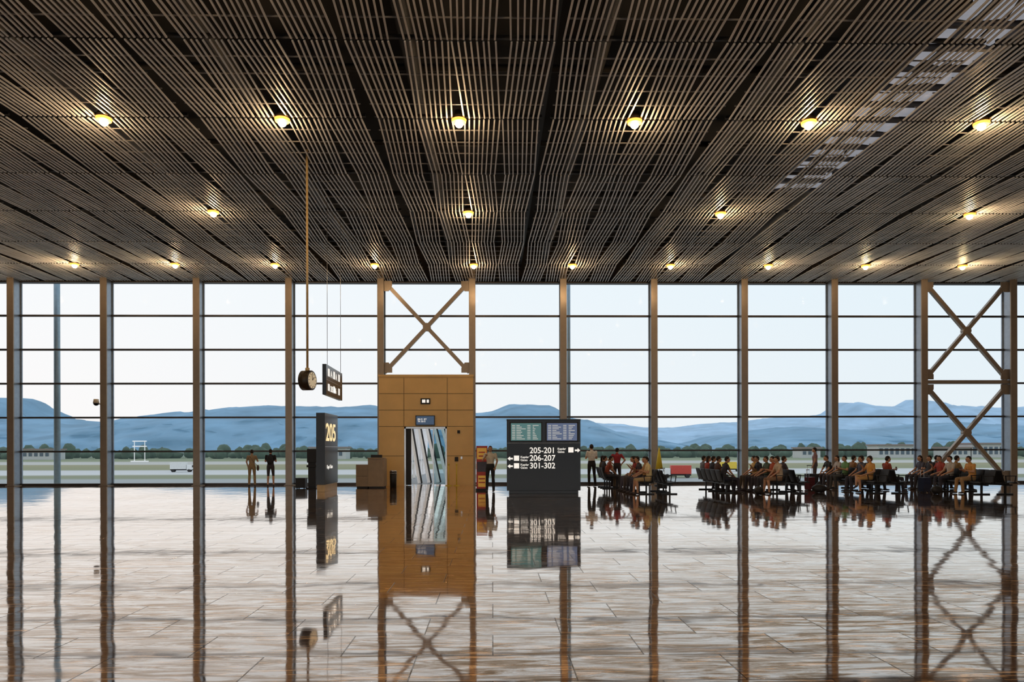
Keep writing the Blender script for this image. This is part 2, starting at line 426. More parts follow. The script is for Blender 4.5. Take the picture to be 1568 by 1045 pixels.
def arrow(bm, x, z, d, s=.1, y=-.012):
    pts = [(x+d*s, z), (x, z+s*.8), (x, z+s*.3), (x-d*s, z+s*.3), (x-d*s, z-s*.3), (x, z-s*.3), (x, z-s*.8)]
    f = bm.faces.new([bm.verts.new((a, y, b)) for a, b in pts])
arrow(bm, 2.6, 1.60, 1); arrow(bm, .12, 1.30, -1); arrow(bm, .12, 1.02, -1)
for x, z in ((2.28, 1.52), (.28, 1.22), (.28, .94)):
    abox(bm, x-.02, x+.17, -.016, -.008, z-.0, z+.19)
obj('pictograms', bm, [white_e], B)

# ---------------------------------------------------------------- gate totem 205
T = empty('gate_number_totem', (-6.84, 26.6, 0))
bm = bmesh.new(); abox(bm, 0, .34, 0, 2.2, .28, 3.08, 0); abox(bm, .02, .32, .03, 2.17, 0, .28, 1)
abox(bm, .335, .345, .05, 2.15, 1.75, 1.77, 2)
obj('body', bm, [black, mat('totem_base_gold', (.6, .42, .2), .35), chrome], T, bevel=.012)
text('number', '205', .98, (.352, .12, 2.0), (R(90), 0, R(90)), gold_e, T, 'LEFT', 1.15)
text('caption', 'Kapı / Gate', .2, (.352, .3, .9), (R(90), 0, R(90)), white_e, T)
bm = bmesh.new(); abox(bm, -.2, .2, -.15, .15, 0, .05); abox(bm, -.16, .16, -.06, .06, .05, 1.62); abox(bm, -.2, .2, -.09, -.05, 1.1, 1.68); abox(bm, -.2, .2, -.16, 0, .9, 1.0)
obj('check_in_kiosk', bm, [blackm], loc=(-7.62, 29, 0), bevel=.01)
bm = bmesh.new(); abox(bm, -.2, .2, -.2, .2, .03, .4); abox(bm, -.21, .21, -.21, .21, .4, .45)
for a in (-.15, .15):
    for b in (-.15, .15): acyl(bm, (a, b, 0), (a, b, .03), .03, seg=8)
obj('baggage_sizer', bm, [blackm], loc=(-8.1, 29.1, 0), bevel=.01)

# gate counter
bm = bmesh.new()
abox(bm, 0, .52, 0, .75, .06, 1.0, 0); abox(bm, .03, .5, .03, .7, 0, .06, 1)
abox(bm, .52, 1.2, -.05, .8, .06, 1.25, 0); abox(bm, .55, 1.17, 0, .75, 0, .06, 1)
abox(bm, .50, 1.23, -.1, .3, 1.25, 1.30, 0); abox(bm, .62, 1.1, .1, .16, 1.3, 1.42, 1)
abox(bm, .04, .48, -.006, 0, .5, .51, 1)
obj('gate_counter', bm, [mat('counter_brown', (.34, .23, .12), .4), blackm], loc=(-5.85, 29.35, 0), bevel=.012)
bm = bmesh.new(); acyl(bm, (0, 0, 0), (0, 0, .68), .14, .15, 20); acyl(bm, (0, 0, .68), (0, 0, .74), .155, .12, 20, 1); acyl(bm, (0, 0, .6), (0, 0, .63), .156, .156, 20, 1)
obj('waste_bin', bm, [blackm, chrome], loc=(-4.32, 29.8, 0))

# red/yellow vending stand
bm = bmesh.new(); abox(bm, -.24, .24, -.18, .18, 0, .08, 2); abox(bm, -.22, .22, -.14, .14, .08, 1.78, 0)
abox(bm, -.19, .19, -.145, -.14, 1.25, 1.7, 1); abox(bm, -.19, .19, -.145, -.14, .75, 1.15, 3); abox(bm, -.15, .15, -.15, -.145, .15, .6, 1)
for z in (.3, .45, 1.35, 1.5): abox(bm, -.13, .13, -.153, -.147, z, z+.05, 0)
obj('vending_machine', bm, [mat('red_panel', (.62, .045, .02), .35), mat('yellow_panel', (.8, .45, .05), .4, emit=(1, .55, .1), estr=.15), blackm, mat('dark_window', (.05, .02, .02), .1)], loc=(-.42, 27.3, 0), bevel=.01)

# ---------------------------------------------------------------- hanging clock
C = empty('hanging_clock', (-5.04, 18.7, 3.53))
bm = bmesh.new(); acyl(bm, (0, 0, .27), (0, 0, 6.3), .032, .032, 10)
acyl(bm, (0, 0, .24), (0, 0, .34), .06, seg=12)
obj('drop_rod', bm, [mat('brass_rod', (.75, .55, .27), .35, .2)], C)
bm = bmesh.new()
acyl(bm, (-.13, 0, 0), (.13, 0, 0), .27, seg=36, mi=0)
for s in (-1, 1):
    acyl(bm, (s*.13, 0, 0), (s*.145, 0, 0), .27, .25, 36, 0)
    acyl(bm, (s*.14, 0, 0), (s*.150, 0, 0), .22, .22, 36, 1)
    for h in range(12):
        a = h*math.pi/6
        abeam(bm, (s*.153, .165*math.sin(a), .165*math.cos(a)), (s*.153, .205*math.sin(a), .205*math.cos(a)), .006, .016, 0)
    abeam(bm, (s*.156, 0, 0), (s*.156, .08, .09), .006, .02, 0); abeam(bm, (s*.156, 0, 0), (s*.156, -.03, .17), .006, .014, 0)
obj('clock_drum', bm, [mat('clock_case', (.05, .035, .02), .35, .3), mat('clock_face', (.85, .72, .5), .4, emit=(1, .8, .5), estr=.25)], C, rotz=R(-14))

# hanging direction sign
S = empty('hanging_direction_sign', (-5.22, 21.3, 3.36))
bm = bmesh.new(); abox(bm, -.06, .06, 0, 2.7, 0, .95, 0); abox(bm, .058, .064, 0.03, 2.67, .47, .48, 1)
obj('panel', bm, [black, chrome], S, rotz=R(2), bevel=.01)
bm = bmesh.new()
for y in (.4, 2.3): acyl(bm, (0, y, .95), (0, y, 6.4), .008, seg=6)
obj('cables', bm, [chrome], S)
bm = bmesh.new()
for i in range(3):
    abox(bm, .066, .070, .25+i*.85, .5+i*.85, .60, .84)
    abox(bm, .066, .070, .25+i*.85, .5+i*.85, .14, .36)
obj('sign_pictograms', bm, [white_e], S, rotz=R(2))
text('sign_text', ' A  A  A', .30, (.055, .55, .60), (R(90), 0, R(92)), white_e, S, sx=1.1)
text('sign_text', '205 206', .26, (.055, .6, .14), (R(90), 0, R(92)), white_e, S, sx=1.1)

# security camera on left column
bm = bmesh.new(); acyl(bm, (0, 0, 0), (0, -.3, .02), .03, seg=8); acyl(bm, (0, -.3, .02), (0, -.3, .2), .13, .1, 16); asph(bm, (0, -.3, .02), .12, 1)
obj('security_camera', bm, [mat('camera_shell', (.7, .6, .45), .4), black], loc=(X0-4*BAY-.12, YW-.60, 3.75))

# ---------------------------------------------------------------- benches
seatm = mat('black_seat_shell', (.010, .010, .011), .6)
def bench(n, loc, rotz):
    bm = bmesh.new(); pitch = .6
    prof = [(.24, .425), (.20, .455), (.05, .445), (-.14, .43), (-.21, .46), (-.25, .56), (-.30, .72), (-.34, .88)]
    for i in range(n):
        x = (i-(n-1)/2)*pitch
        top = []; bot = []
        for y, z in prof:
            top.append([bm.verts.new((x+s*.26, y, z)) for s in (-1, 1)])
            bot.append([bm.verts.new((x+s*.26, y-.012, z-.028)) for s in (-1, 1)])
        for a in range(len(prof)-1):
            f = bm.faces.new((top[a][0], top[a][1], top[a+1][1], top[a+1][0])); f.smooth = True
            f = bm.faces.new((bot[a][0], bot[a+1][0], bot[a+1][1], bot[a][1])); f.smooth = True
            for s in (0, 1): bm.faces.new((top[a][s], top[a+1][s], bot[a+1][s], bot[a][s]))
        for e in (0, -1): bm.faces.new((top[e][0], top[e][1], bot[e][1], bot[e][0]))
        abox(bm, x-.05, x+.05, -.1, .1, .36, .42, 1)
    for i in range(n+1):
        x = (i-n/2)*pitch
        abeam(bm, (x, -.2, .40), (x, -.22, .66), .03, .04, 1); abeam(bm, (x, -.24, .67), (x, .16, .67), .04, .03, 0)
        abeam(bm, (x, .14, .66), (x, .10, .40), .03, .03, 1)
    abox(bm, -n*pitch/2, n*pitch/2, -.05, .03, .32, .38, 1)
    for x in [-n*pitch/2+.3, 0, n*pitch/2-.3]:
        abeam(bm, (x, -.01, .34), (x, -.01, .04), .07, .05, 1)
        abeam(bm, (x, -.30, .02), (x, .26, .02), .06, .04, 1)
    return obj('waiting_bench', bm, [seatm, mat('bench_frame', (.03, .03, .03), .45, .6)], loc=loc, rotz=rotz, bevel=.004)

FL, FR = R(90), R(-90)   # facing -X / +X

# ---------------------------------------------------------------- people
def cmat(c, nm): return mat('%s_%d_%d_%d' % (nm, c[0]*100, c[1]*100, c[2]*100), c, .8 if nm != 'skin' else .5, var=.12, nscale=14)

def person(name, loc, rotz, pose='stand', top=(.6, .6, .6), bottom=(.05, .05, .08), hair=(.02, .012, .008), H=1.72, skin=(.58, .31, .18),
           shorts=False, longsleeve=False, arms='down', longhair=False, head_yaw=0, head_pitch=0, lean=0.0, backpack=None, bag=None, shoe=(.05, .04, .04), female=False, cross=False):
    V = Vector; s = H/1.72
    sw = .165 if female else .185
    if pose == 'stand':
        pel = V((0, 0, .93)); wai = V((0, 0, 1.08)); che = V((0, .01, 1.29)); nek = V((0, -.01, 1.46)); hd = V((0, .025, 1.60))
        hip = [V((q*.09, 0, .90)) for q in (-1, 1)]
        knee = [V((-.11, .03, .49)), V((.12, .01, .49))]; ank = [V((-.12, -.01, .09)), V((.14, -.04, .09))]
    else:
        pel = V((0, -.09, .56)); wai = V((0, -.12, .70)); che = V((0, -.13+lean, .92)); nek = V((0, -.13+lean*1.5, 1.10)); hd = V((0, -.08+lean*1.9, 1.245))
        hip = [V((q*.09, -.08, .545)) for q in (-1, 1)]
        knee = [V((-.14, .38, .53)), V((.12, .38, .53))]; ank = [V((-.14, .33, .09)), V((.13, .42, .09))]
        if cross:
            knee[1] = V((.0, .40, .62)); ank[1] = V((-.2, .52, .30))
    sh = [V((q*sw, nek.y-.005, nek.z-.05)) for q in (-1, 1)]
    st = pose == 'stand'
    if arms == 'down' and st:
        elb = [V((q*(sw+.07), -.03, 1.14)) for q in (-1, 1)]; wri = [V((q*(sw+.07), .06, .90)) for q in (-1, 1)]
    elif arms == 'phone':
        elb = [V((q*(sw+.05), nek.y+.05, nek.z-.31)) for q in (-1, 1)]; wri = [V((q*.07, nek.y+.28, nek.z-.24)) for q in (-1, 1)]
    elif arms == 'hip':
        elb = [V((q*(sw+.19), -.07, 1.18)) for q in (-1, 1)]; wri = [V((q*(sw+.0), .05, 1.0)) for q in (-1, 1)]
    elif arms == 'mixed':
        elb = [V((-(sw+.07), nek.y, nek.z-.31)), V((sw+.09, nek.y+.08, nek.z-.29))]; wri = [V((-(sw+.03), nek.y+.14, nek.z-.53)) if st else V((-.15, .22, .66)), V((.12, nek.y+.26, nek.z-.12))]
    else:
        elb = [V((q*(sw+.06), nek.y+.10, .80)) for q in (-1, 1)]; wri = [V((q*.13, .22, .66)) for q in (-1, 1)]
    bm = bmesh.new(); segs = []
    def seg(a, ra, b, rb, lab):
        acyl(bm, a, b, ra, rb, 14); asph(bm, a, ra, 0, 14, 10); asph(bm, b, rb, 0, 14, 10); segs.append((a, ra, b, rb, lab))
    f = .9 if female else 1
    rings = [(pel-V((0, 0, .10)), .12, .09), (pel-V((0, 0, .04)), .165, .115), (pel+V((0, 0, .05)), .162, .112), (wai, .138*f, .10), (wai*.5+che*.5, .15*f, .108),
             (che, .172*f, .118), (nek-V((0, 0, .10)), .178*f, .10), (nek-V((0, 0, .045)), .13, .075), (nek, .065, .06)]
    loft(bm, rings)
    segs.append((pel-V((0, 0, .02)), .15, pel+V((0, 0, .03)), .15, 'b')); segs.append((wai+V((0, 0, .03)), .13, che, .16, 't')); segs.append((che, .16, nek-V((0, 0, .08)), .13, 't'))
    seg(nek-V((0, 0, .04)), .056, hd-V((0, .02, .05)), .052, 's')
    if female and st: asph(bm, che+V((0, .09, -.02)), (.12, .05, .06))
    for i in (0, 1):
        seg(hip[i], .088, knee[i]*.55+hip[i]*.45, .074, 'b')
        seg(knee[i]*.55+hip[i]*.45, .074, knee[i], .058, 'b')
        calf = ank[i]*.35+knee[i]*.65+V((0, -.015 if st else -.01, 0))
        lab = 's' if shorts else 'b'
        k = 0 if shorts else .008
        seg(knee[i]+(ank[i]-knee[i])*.06, .054+k, calf, .054+k, lab); seg(calf, .054+k, ank[i], .036+k*2, lab)
        d = V((0, 1, 0)) if not (cross and i == 1) else V((-.5, .8, -.35)).normalized()
        asph(bm, ank[i]-V((0, 0, .03)), (.04, .05, .05)); 
        seg(ank[i]+V((0, -.03, -.045)), .042, ank[i]+d*.10+V((0, 0, -.052)), .036, 'f')
        seg(ank[i]+d*.10+V((0, 0, -.052)), .036, ank[i]+d*.17+V((0, 0, -.062)), .026, 'f')
        la = 't' if longsleeve else 's'
        mid = sh[i]*.35+elb[i]*.65
        seg(sh[i]-V((0, 0, .01)), .060, mid, .048, 't'); seg(mid, .046, elb[i], .040, 't' if longsleeve else 's')
        seg(elb[i], .040, wri[i], .028, la)
        hdir = (wri[i]-elb[i]).normalized()
        palm = wri[i]+hdir*.05
        seg(wri[i], .026, palm, .030, 's')
    me = bpy.data.meshes.new('tmp'); bm.to_mesh(me); bm.free()
    o = bpy.data.objects.new('tmp', me); scene.collection.objects.link(o)
    rm = o.modifiers.new('r', 'REMESH'); rm.mode = 'VOXEL'; rm.voxel_size = .019
    sm = o.modifiers.new('s', 'SMOOTH'); sm.factor = .5; sm.iterations = 3
    dg = bpy.context.evaluated_depsgraph_get(); dg.update()
    me2 = bpy.data.meshes.new_from_object(o.evaluated_get(dg))
    bpy.data.objects.remove(o); bpy.data.meshes.remove(me)
    bm = bmesh.new(); bm.from_mesh(me2); bpy.data.meshes.remove(me2)
    idx = {'s': 0, 't': 1, 'b': 2, 'f': 3}
    pre = [(a, b-a, (b-a).length_squared or 1e-9, ra, rb, idx[l]) for a, ra, b, rb, l in segs]
    for fc in bm.faces:
        c = fc.calc_center_median(); best = 1e9; bi = 0
        for a, d, l2, ra, rb, k in pre:
            t = max(0, min(1, (c-a).dot(d)/l2)); q = (c-a-d*t).length-(ra*(1-t)+rb*t)
            if q < best: best = q; bi = k
        if bi == 2 and c.z > pel.z+.06 and not st and c.y < 0: bi = 1
        fc.material_index = bi; fc.smooth = True
    # fingers
    for i in (0, 1):
        q = -1 if i == 0 else 1
        hdir = (wri[i]-elb[i]).normalized(); side, up = frame_for(hdir)
        palm = wri[i]+hdir*.065
        if arms == 'down' and st: acr = V((0, 1, 0)); cur = V((-q, 0, 0))
        else: acr = V((1, 0, 0)); acr = (acr-hdir*acr.dot(hdir)).normalized(); cur = hdir.cross(acr); cur = cur if cur.z < 0 else -cur
        for n, (off, ln) in enumerate(((-.027, .058), (-.009, .070), (.009, .075), (.027, .066))):
            b0 = palm+acr*off; b1 = b0+hdir*ln*.55+cur*.006; b2 = b1+hdir*ln*.4+cur*.02
            acyl(bm, b0, b1, .009, .008, 6, 0); acyl(bm, b1, b2, .008, .006, 6, 0)
        b0 = wri[i]+hdir*.035+acr*.026; b1 = b0+acr*.03+hdir*.03; b2 = b1+hdir*.028
        acyl(bm, b0, b1, .011, .009, 6, 0); acyl(bm, b1, b2, .009, .007, 6, 0)
    # head
    HM = Matrix.Translation(hd) @ Matrix.Rotation(head_yaw, 4, 'Z') @ Matrix.Rotation(-head_pitch, 4, 'X')
    hv = bmesh.new()
    vs = asph(hv, (0, 0, 0), (.074, .094, .116), 0, 20, 16)
    for v in vs:
        if v.co.z < 0: 
            t = -v.co.z/.116; v.co.x *= 1-.22*t; v.co.y = v.co.y*(1-.12*t)+.012*t
        if v.co.y > .06: v.co.y *= .96
    asph(hv, (0, .094, -.02), (.011, .016, .022), 0, 8, 6); asph(hv, (0, .078, -.085), (.022, .016, .014), 0, 8, 6)
    asph(hv, (0, .086, -.055), (.024, .008, .006), 5, 8, 6)
    for q in (-1, 1):
        asph(hv, (q*.029, .081, .004), (.013, .008, .008), 6, 8, 6); asph(hv, (q*.029, .088, .004), (.006, .004, .006), 5, 6, 5)
        asph(hv, (q*.029, .088, .022), (.018, .006, .004), 4, 8, 5)
        asph(hv, (q*.075, -.002, -.008), (.010, .018, .030), 0, 8, 6)
    # hair cap
    vs = asph(hv, (0, -.010, .014), (.083, .098, .113), 4, 20, 14)
    kill = [v for v in vs if (v.co.y > .035 and v.co.z < .055) or v.co.z < (-.06) or (v.co.y > -.02 and v.co.z < -.005)]
    bmesh.ops.delete(hv, geom=kill, context='VERTS')
    if longhair:
        asph(hv, (0, -.065, -.07), (.078, .045, .13), 4, 14, 10); asph(hv, (0, -.07, -.17), (.06, .035, .09), 4, 12, 8)
    hv.transform(HM)
    mt = bpy.data.meshes.new('t'); hv.to_mesh(mt); hv.free(); bm.from_mesh(mt); bpy.data.meshes.remove(mt)
    if backpack:
        asph(bm, nek+V((0, -.21, -.24)), (.14, .09, .22), 7, 16, 12); asph(bm, nek+V((0, -.28, -.32)), (.10, .05, .11), 7, 12, 8)
        for q in (-1, 1): abeam(bm, nek+V((q*.10, -.14, -.03)), nek+V((q*.11, .08, -.06)), .035, .02, 7); abeam(bm, nek+V((q*.11, .09, -.06)), nek+V((q*.14, .09, -.28)), .035, .015, 7)
    if bag:
        asph(bm, V((.27, -.02, .86)), (.06, .17, .14), 8, 14, 10); abeam(bm, nek+V((-.10, .06, -.03)), V((.24, .06, .95)), .025, .01, 8); abeam(bm, nek+V((-.10, -.09, -.04)), V((.24, -.12, .95)), .025, .01, 8)
    if arms == 'phone':
        c = wri[0]*.5+wri[1]*.5+V((0, .08, .03)); abox(bm, c.x-.04, c.x+.04, c.y-.005, c.y+.006, c.z-.07, c.z+.07, 5)
    bm.transform(Matrix.Scale(s, 4))
    mats = [cmat(skin, 'skin'), cmat(top, 'cloth'), cmat(bottom, 'cloth'), cmat(shoe, 'cloth'), cmat(hair, 'hair'), cmat((.12, .03, .025), 'lip'), cmat((.7, .68, .65), 'eye'),
            cmat(backpack or (.03, .03, .03), 'cloth'), cmat(bag or (.1, .06, .03), 'cloth')]
    me = bpy.data.meshes.new(name); bm.to_mesh(me); bm.free()
    for m in mats: me.materials.append(m)
    ob = bpy.data.objects.new(name, me); scene.collection.objects.link(ob)
    ob.location = loc; ob.rotation_euler = (0, 0, rotz)
    return ob

# standing
person('standing_traveller', (-10.86, 31.0, 0), R(12), top=(.38, .28, .17), bottom=(.36, .25, .13), arms='mixed', H=1.66, female=True, bag=(.10, .06, .03), longhair=False)
person('standing_traveller', (-10.02, 31.0, 0), R(8), top=(.02, .02, .022), bottom=(.05, .045, .05), shorts=True, arms='phone', H=1.68, backpack=(.015, .015, .018))
person('standing_traveller', (-.08, 26.3, 0), R(170), top=(.80, .72, .56), bottom=(.02, .02, .025), arms='mixed', H=1.78, head_pitch=-.3)
person('standing_traveller', (4.37, 30.0, 0), R(15), top=(.90, .86, .80), bottom=(.02, .018, .02), arms='phone', H=1.86)
person('standing_traveller', (5.42, 29.6, 0), R(-25), top=(.36, .03, .045), bottom=(.04, .03, .035), arms='hip', H=1.70)
person('standing_traveller', (14.42, 30.3, 0), R(60), top=(.34, .19, .19), bottom=(.12, .10, .11), arms='down', H=1.70)

# bench clusters: rows run in depth (Y)
def row(x, y0, n, face, occupants):
    yc = y0+n*.3
    bench(n, (x, yc, 0), face)
    for i, kw in occupants:
        y = y0+.3+i*.6
        person('seated_traveller', (x, y, 0), face, pose='sit', **kw)
K = dict
DK = (.04, .035, .045)
row(5.55, 24.3, 5, FL, [(0, K(top=(.85, .68, .34), bottom=(.5, .36, .18), H=1.72, arms='phone', lean=.04, shorts=True)), (1, K(top=(.50, .25, .08), bottom=(.05, .05, .08), head_yaw=.3, arms='lap')),
    (2, K(top=(.06, .05, .06), bottom=DK, arms='mixed', lean=.08)), (3, K(top=(.36, .045, .035), bottom=(.08, .06, .05), arms='lap', lean=.1, longhair=True, female=True)), (4, K(top=(.55, .46, .30), bottom=(.10, .09, .12), arms='mixed'))])
row(6.42, 24.3, 4, FR, [])
row(4.85, 27.9, 3, FR, [(0, K(top=(.36, .08, .04), bottom=(.05, .05, .06), arms='lap', lean=.08)), (1, K(top=(.05, .05, .06), bottom=(.2, .14, .08), arms='phone')), (2, K(top=(.1, .07, .05), bottom=DK, arms='lap', longhair=True, female=True))])
row(10.35, 24.4, 5, FL, [(0, K(top=(.62, .48, .33), bottom=(.28, .16, .09), arms='lap', shorts=True, lean=.05)), (1, K(top=(.48, .09, .03), bottom=(.05, .05, .06), arms='phone')),
    (2, K(top=(.08, .12, .08), bottom=(.06, .05, .06), arms='lap')), (3, K(top=(.03, .03, .04), bottom=DK, arms='mixed', lean=.06)), (4, K(top=(.62, .38, .11), bottom=(.1, .08, .06), arms='lap', head_yaw=-.4))])
row(11.22, 24.4, 5, FR, [(2, K(top=(.08, .06, .07), bottom=(.05, .05, .06), arms='lap', hair=(.04, .02, .01))), (3, K(top=(.38, .22, .12), bottom=DK, arms='lap'))])
row(8.65, 24.8, 5, FR, [(0, K(top=(.04, .035, .04), bottom=(.03, .025, .04), arms='lap', lean=.06)), (1, K(top=(.10, .05, .04), bottom=(.05, .04, .05), arms='mixed')), (2, K(top=(.035, .03, .04), bottom=DK, arms='phone')), (3, K(top=(.42, .07, .05), bottom=(.06, .05, .05), arms='phone', longhair=True, female=True)), (4, K(top=(.2, .2, .22), bottom=DK, arms='lap'))])
row(14.0, 24.4, 7, FL, [(1, K(top=(.75, .38, .09), bottom=(.60, .34, .12), arms='mixed', shorts=True, cross=True)), (2, K(top=(.08, .08, .11), bottom=(.05, .05, .07), arms='lap')),
    (4, K(top=(.16, .32, .11), bottom=(.06, .06, .06), arms='phone')), (5, K(top=(.58, .52, .46), bottom=(.08, .07, .08), arms='lap', longhair=True, female=True)), (6, K(top=(.03, .03, .035), bottom=DK, arms='lap', lean=.08))])
row(14.87, 24.4, 7, FR, [(1, K(top=(.34, .06, .03), bottom=DK, arms='phone')), (3, K(top=(.05, .05, .06), bottom=(.04, .04, .05), arms='lap')), (4, K(top=(.6, .5, .36), bottom=DK, arms='lap', longhair=True, female=True)), (5, K(top=(.38, .19, .08), bottom=(.04, .04, .05), arms='lap'))])
row(17.3, 23.6, 7, FL, [(1, K(top=(.70, .34, .09), bottom=(.42, .25, .11), arms='phone', lean=.06)), (3, K(top=(.55, .49, .42), bottom=(.05, .05, .07), arms='lap')), (4, K(top=(.42, .065, .05), bottom=(.05, .05, .07), arms='mixed', head_yaw=.4)),
    (5, K(top=(.04, .04, .05), bottom=DK, arms='lap')), (6, K(top=(.08, .08, .11), bottom=(.05, .05, .07), arms='lap', longhair=True, female=True))])
row(18.17, 23.6, 7, FR, [(4, K(top=(.38, .23, .09), bottom=(.05, .05, .07), arms='lap')), (6, K(top=(.12, .10, .10), bottom=DK, arms='phone'))])

# luggage
def suitcase(x, y, rz, m, s=1.0):
    bm = bmesh.new(); abox(bm, -.2, .2, -.13, .13, .05, .62, 0)
    for a in (-.15, .15):
        for b in (-.08, .08): acyl(bm, (a, b-.02, .03), (a, b+.02, .03), .03, seg=10)
        acyl(bm, (a*.6, .1, .6), (a*.6, .1, .95), .01, seg=6, mi=1)
    abox(bm, -.11, .11, .085, .115, .94, .97, 0)
    for z in (.2, .32, .44): abox(bm, -.18, .18, -.14, -.13, z, z+.03, 0)
    bm.transform(Matrix.Scale(s, 4))
    obj('rolling_suitcase', bm, [m, chrome], loc=(x, y, 0), rotz=rz, bevel=.02)
suitcase(13.0, 27.7, 0, blackm)
suitcase(12.45, 26.6, .5, mat('suitcase_maroon', (.12, .02, .025), .4), .85)
suitcase(16.1, 25.2, .3, mat('suitcase_navy', (.02, .03, .07), .4), .9)
suitcase(6.9, 27.6, -.3, blackm, .9)
def duffel(x, y, rz):
    bm = bmesh.new(); asph(bm, (0, 0, .16), (.28, .16, .16), 0, 16, 10); abeam(bm, (-.15, 0, .28), (0, 0, .42), .03, .02); abeam(bm, (0, 0, .42), (.15, 0, .28), .03, .02)
    obj('duffel_bag', bm, [blackm], loc=(x, y, 0), rotz=rz)
duffel(12.15, 25.2, 0); duffel(15.9, 24.2, .6); duffel(9.45, 24.1, 1.0)
# yellow folded parasol-like banner
bm = bmesh.new(); acyl(bm, (0, 0, 0), (0, 0, .05), .22, .2, 20, 1); acyl(bm, (0, 0, .05), (0, 0, 1.75), .018, seg=8, mi=1); acyl(bm, (0, 0, .75), (0, 0, 1.72), .17, .02, 12)
obj('yellow_folded_umbrella', bm, [mat('yellow_fabric', (.85, .68, .05), .6), blackm], loc=(7.45, 30.4, 0))
bm = bmesh.new(); abox(bm, -.14, .14, -.02, .02, 1.1, 1.5, 0); acyl(bm, (0, 0, .03), (0, 0, 1.1), .02, seg=8, mi=1); acyl(bm, (0, 0, 0), (0, 0, .03), .15, seg=16, mi=1)
abox(bm, -.1, .1, -.025, -.02, 1.2, 1.4, 1)
obj('yellow_notice_stand', bm, [mat('yellow_notice', (.85, .55, .02), .5), blackm], loc=(24.05, 30.2, 0))

# ---------------------------------------------------------------- exterior
GZ = -5.0
def ground_mat():
    m = bpy.data.materials.new('airfield_ground'); m.use_nodes = True
    nt = m.node_tree; b = nt.nodes['Principled BSDF']; b.inputs['Roughness'].default_value = .8; b.inputs['Specular IOR Level'].default_value = .2
    N = nt.nodes.new; L = nt.links.new
    tc = N('ShaderNodeTexCoord'); sp = N('ShaderNodeSeparateXYZ'); L(tc.outputs['Object'], sp.inputs[0])
    mp = N('ShaderNodeMapping'); mp.inputs['Scale'].default_value = (.004, .03, 1); L(tc.outputs['Object'], mp.inputs[0])
    no = N('ShaderNodeTexNoise'); no.inputs['Scale'].default_value = 1; no.inputs['Detail'].default_value = 5; L(mp.outputs[0], no.inputs['Vector'])
    ad = N('ShaderNodeMath'); ad.operation = 'MULTIPLY_ADD'; ad.inputs[1].default_value = 34; L(no.outputs['Fac'], ad.inputs[0]); L(sp.outputs['Y'], ad.inputs[2])
    dv = N('ShaderNodeMath'); dv.operation = 'DIVIDE'; dv.inputs[1].default_value = 1000; L(ad.outputs[0], dv.inputs[0])
    r = N('ShaderNodeValToRGB'); r.color_ramp.interpolation = 'LINEAR'
    stops = [(0, (.36, .38, .37)), (.172, (.36, .38, .37)), (.177, (.23, .25, .16)), (.198, (.25, .26, .16)), (.203, (.60, .60, .58)), (.245, (.56, .56, .55)), (.252, (.24, .25, .14)), (.33, (.30, .28, .16)), (.345, (.50, .49, .45)), (.41, (.47, .46, .42)), (.43, (.24, .27, .16)), (.9, (.13, .18, .15))]
    e = r.color_ramp.elements
    e[0].position = 0; e[0].color = (*stops[0][1], 1); e[1].position = .9; e[1].color = (*stops[-1][1], 1)
    for p, c in stops[1:-1]:
        q = e.new(p); q.color = (*c, 1)
    L(dv.outputs[0], r.inputs['Fac']); L(r.outputs['Color'], b.inputs['Base Color'])
    return m
bm = bmesh.new()
v = [bm.verts.new(p) for p in [(-9000, -9000, GZ), (9000, -9000, GZ), (9000, 9000, GZ), (-9000, 9000, GZ)]]; bm.faces.new(v)
obj('ground', bm, [ground_mat()])
# terminal podium below the floor
bm = bmesh.new(); abox(bm, XL-.4, XR+.4, YB-.4, YW+.3, GZ, -.26); obj('wall_podium', bm, [plaster])

def hill(name, D, prof, col, haze, es, seed, depth):
    bm = bmesh.new()
    xs = [p[0] for p in prof]; n = 320; rows = 22
    a0, a1 = xs[0], xs[-1]; grid = []
    for j in range(rows+1):
        t = j/rows; line = []
        for i in range(n+1):
            x = a0+(a1-a0)*i/n
            for q in range(len(prof)-1):
                if prof[q][0] <= x <= prof[q+1][0]:
                    u = (x-prof[q][0])/(prof[q+1][0]-prof[q][0]); u = u*u*(3-2*u)
                    h = prof[q][1]*(1-u)+prof[q+1][1]*u; break
            nz = noise.fractal(Vector((x/ (D*.04), j*.5+seed, seed)), 1.0, 2.0, 5)
            rz = noise.fractal(Vector((x/(D*.025), seed*3.1, 0)), 1.0, 2.0, 4)
            z = GZ + max(0, h*(math.sin(t*math.pi/2)**.85) + h*.14*nz*math.sin(t*math.pi) + rz*.0012*D*t)
            y = D-depth*(1-t) + nz*depth*.10
            line.append(bm.verts.new((x, y, z)))
        grid.append(line)
    back = [bm.verts.new((v.co.x, D+depth*.3, GZ)) for v in grid[-1]]; grid.append(back)
    for a, b in zip(grid, grid[1:]):
        for i in range(n):
            f = bm.faces.new((a[i], a[i+1], b[i+1], b[i])); f.smooth = True
    obj(name, bm, [mat(name+'_haze_rock', col, 1.0, emit=haze, estr=es, var=.45, nscale=.006)])

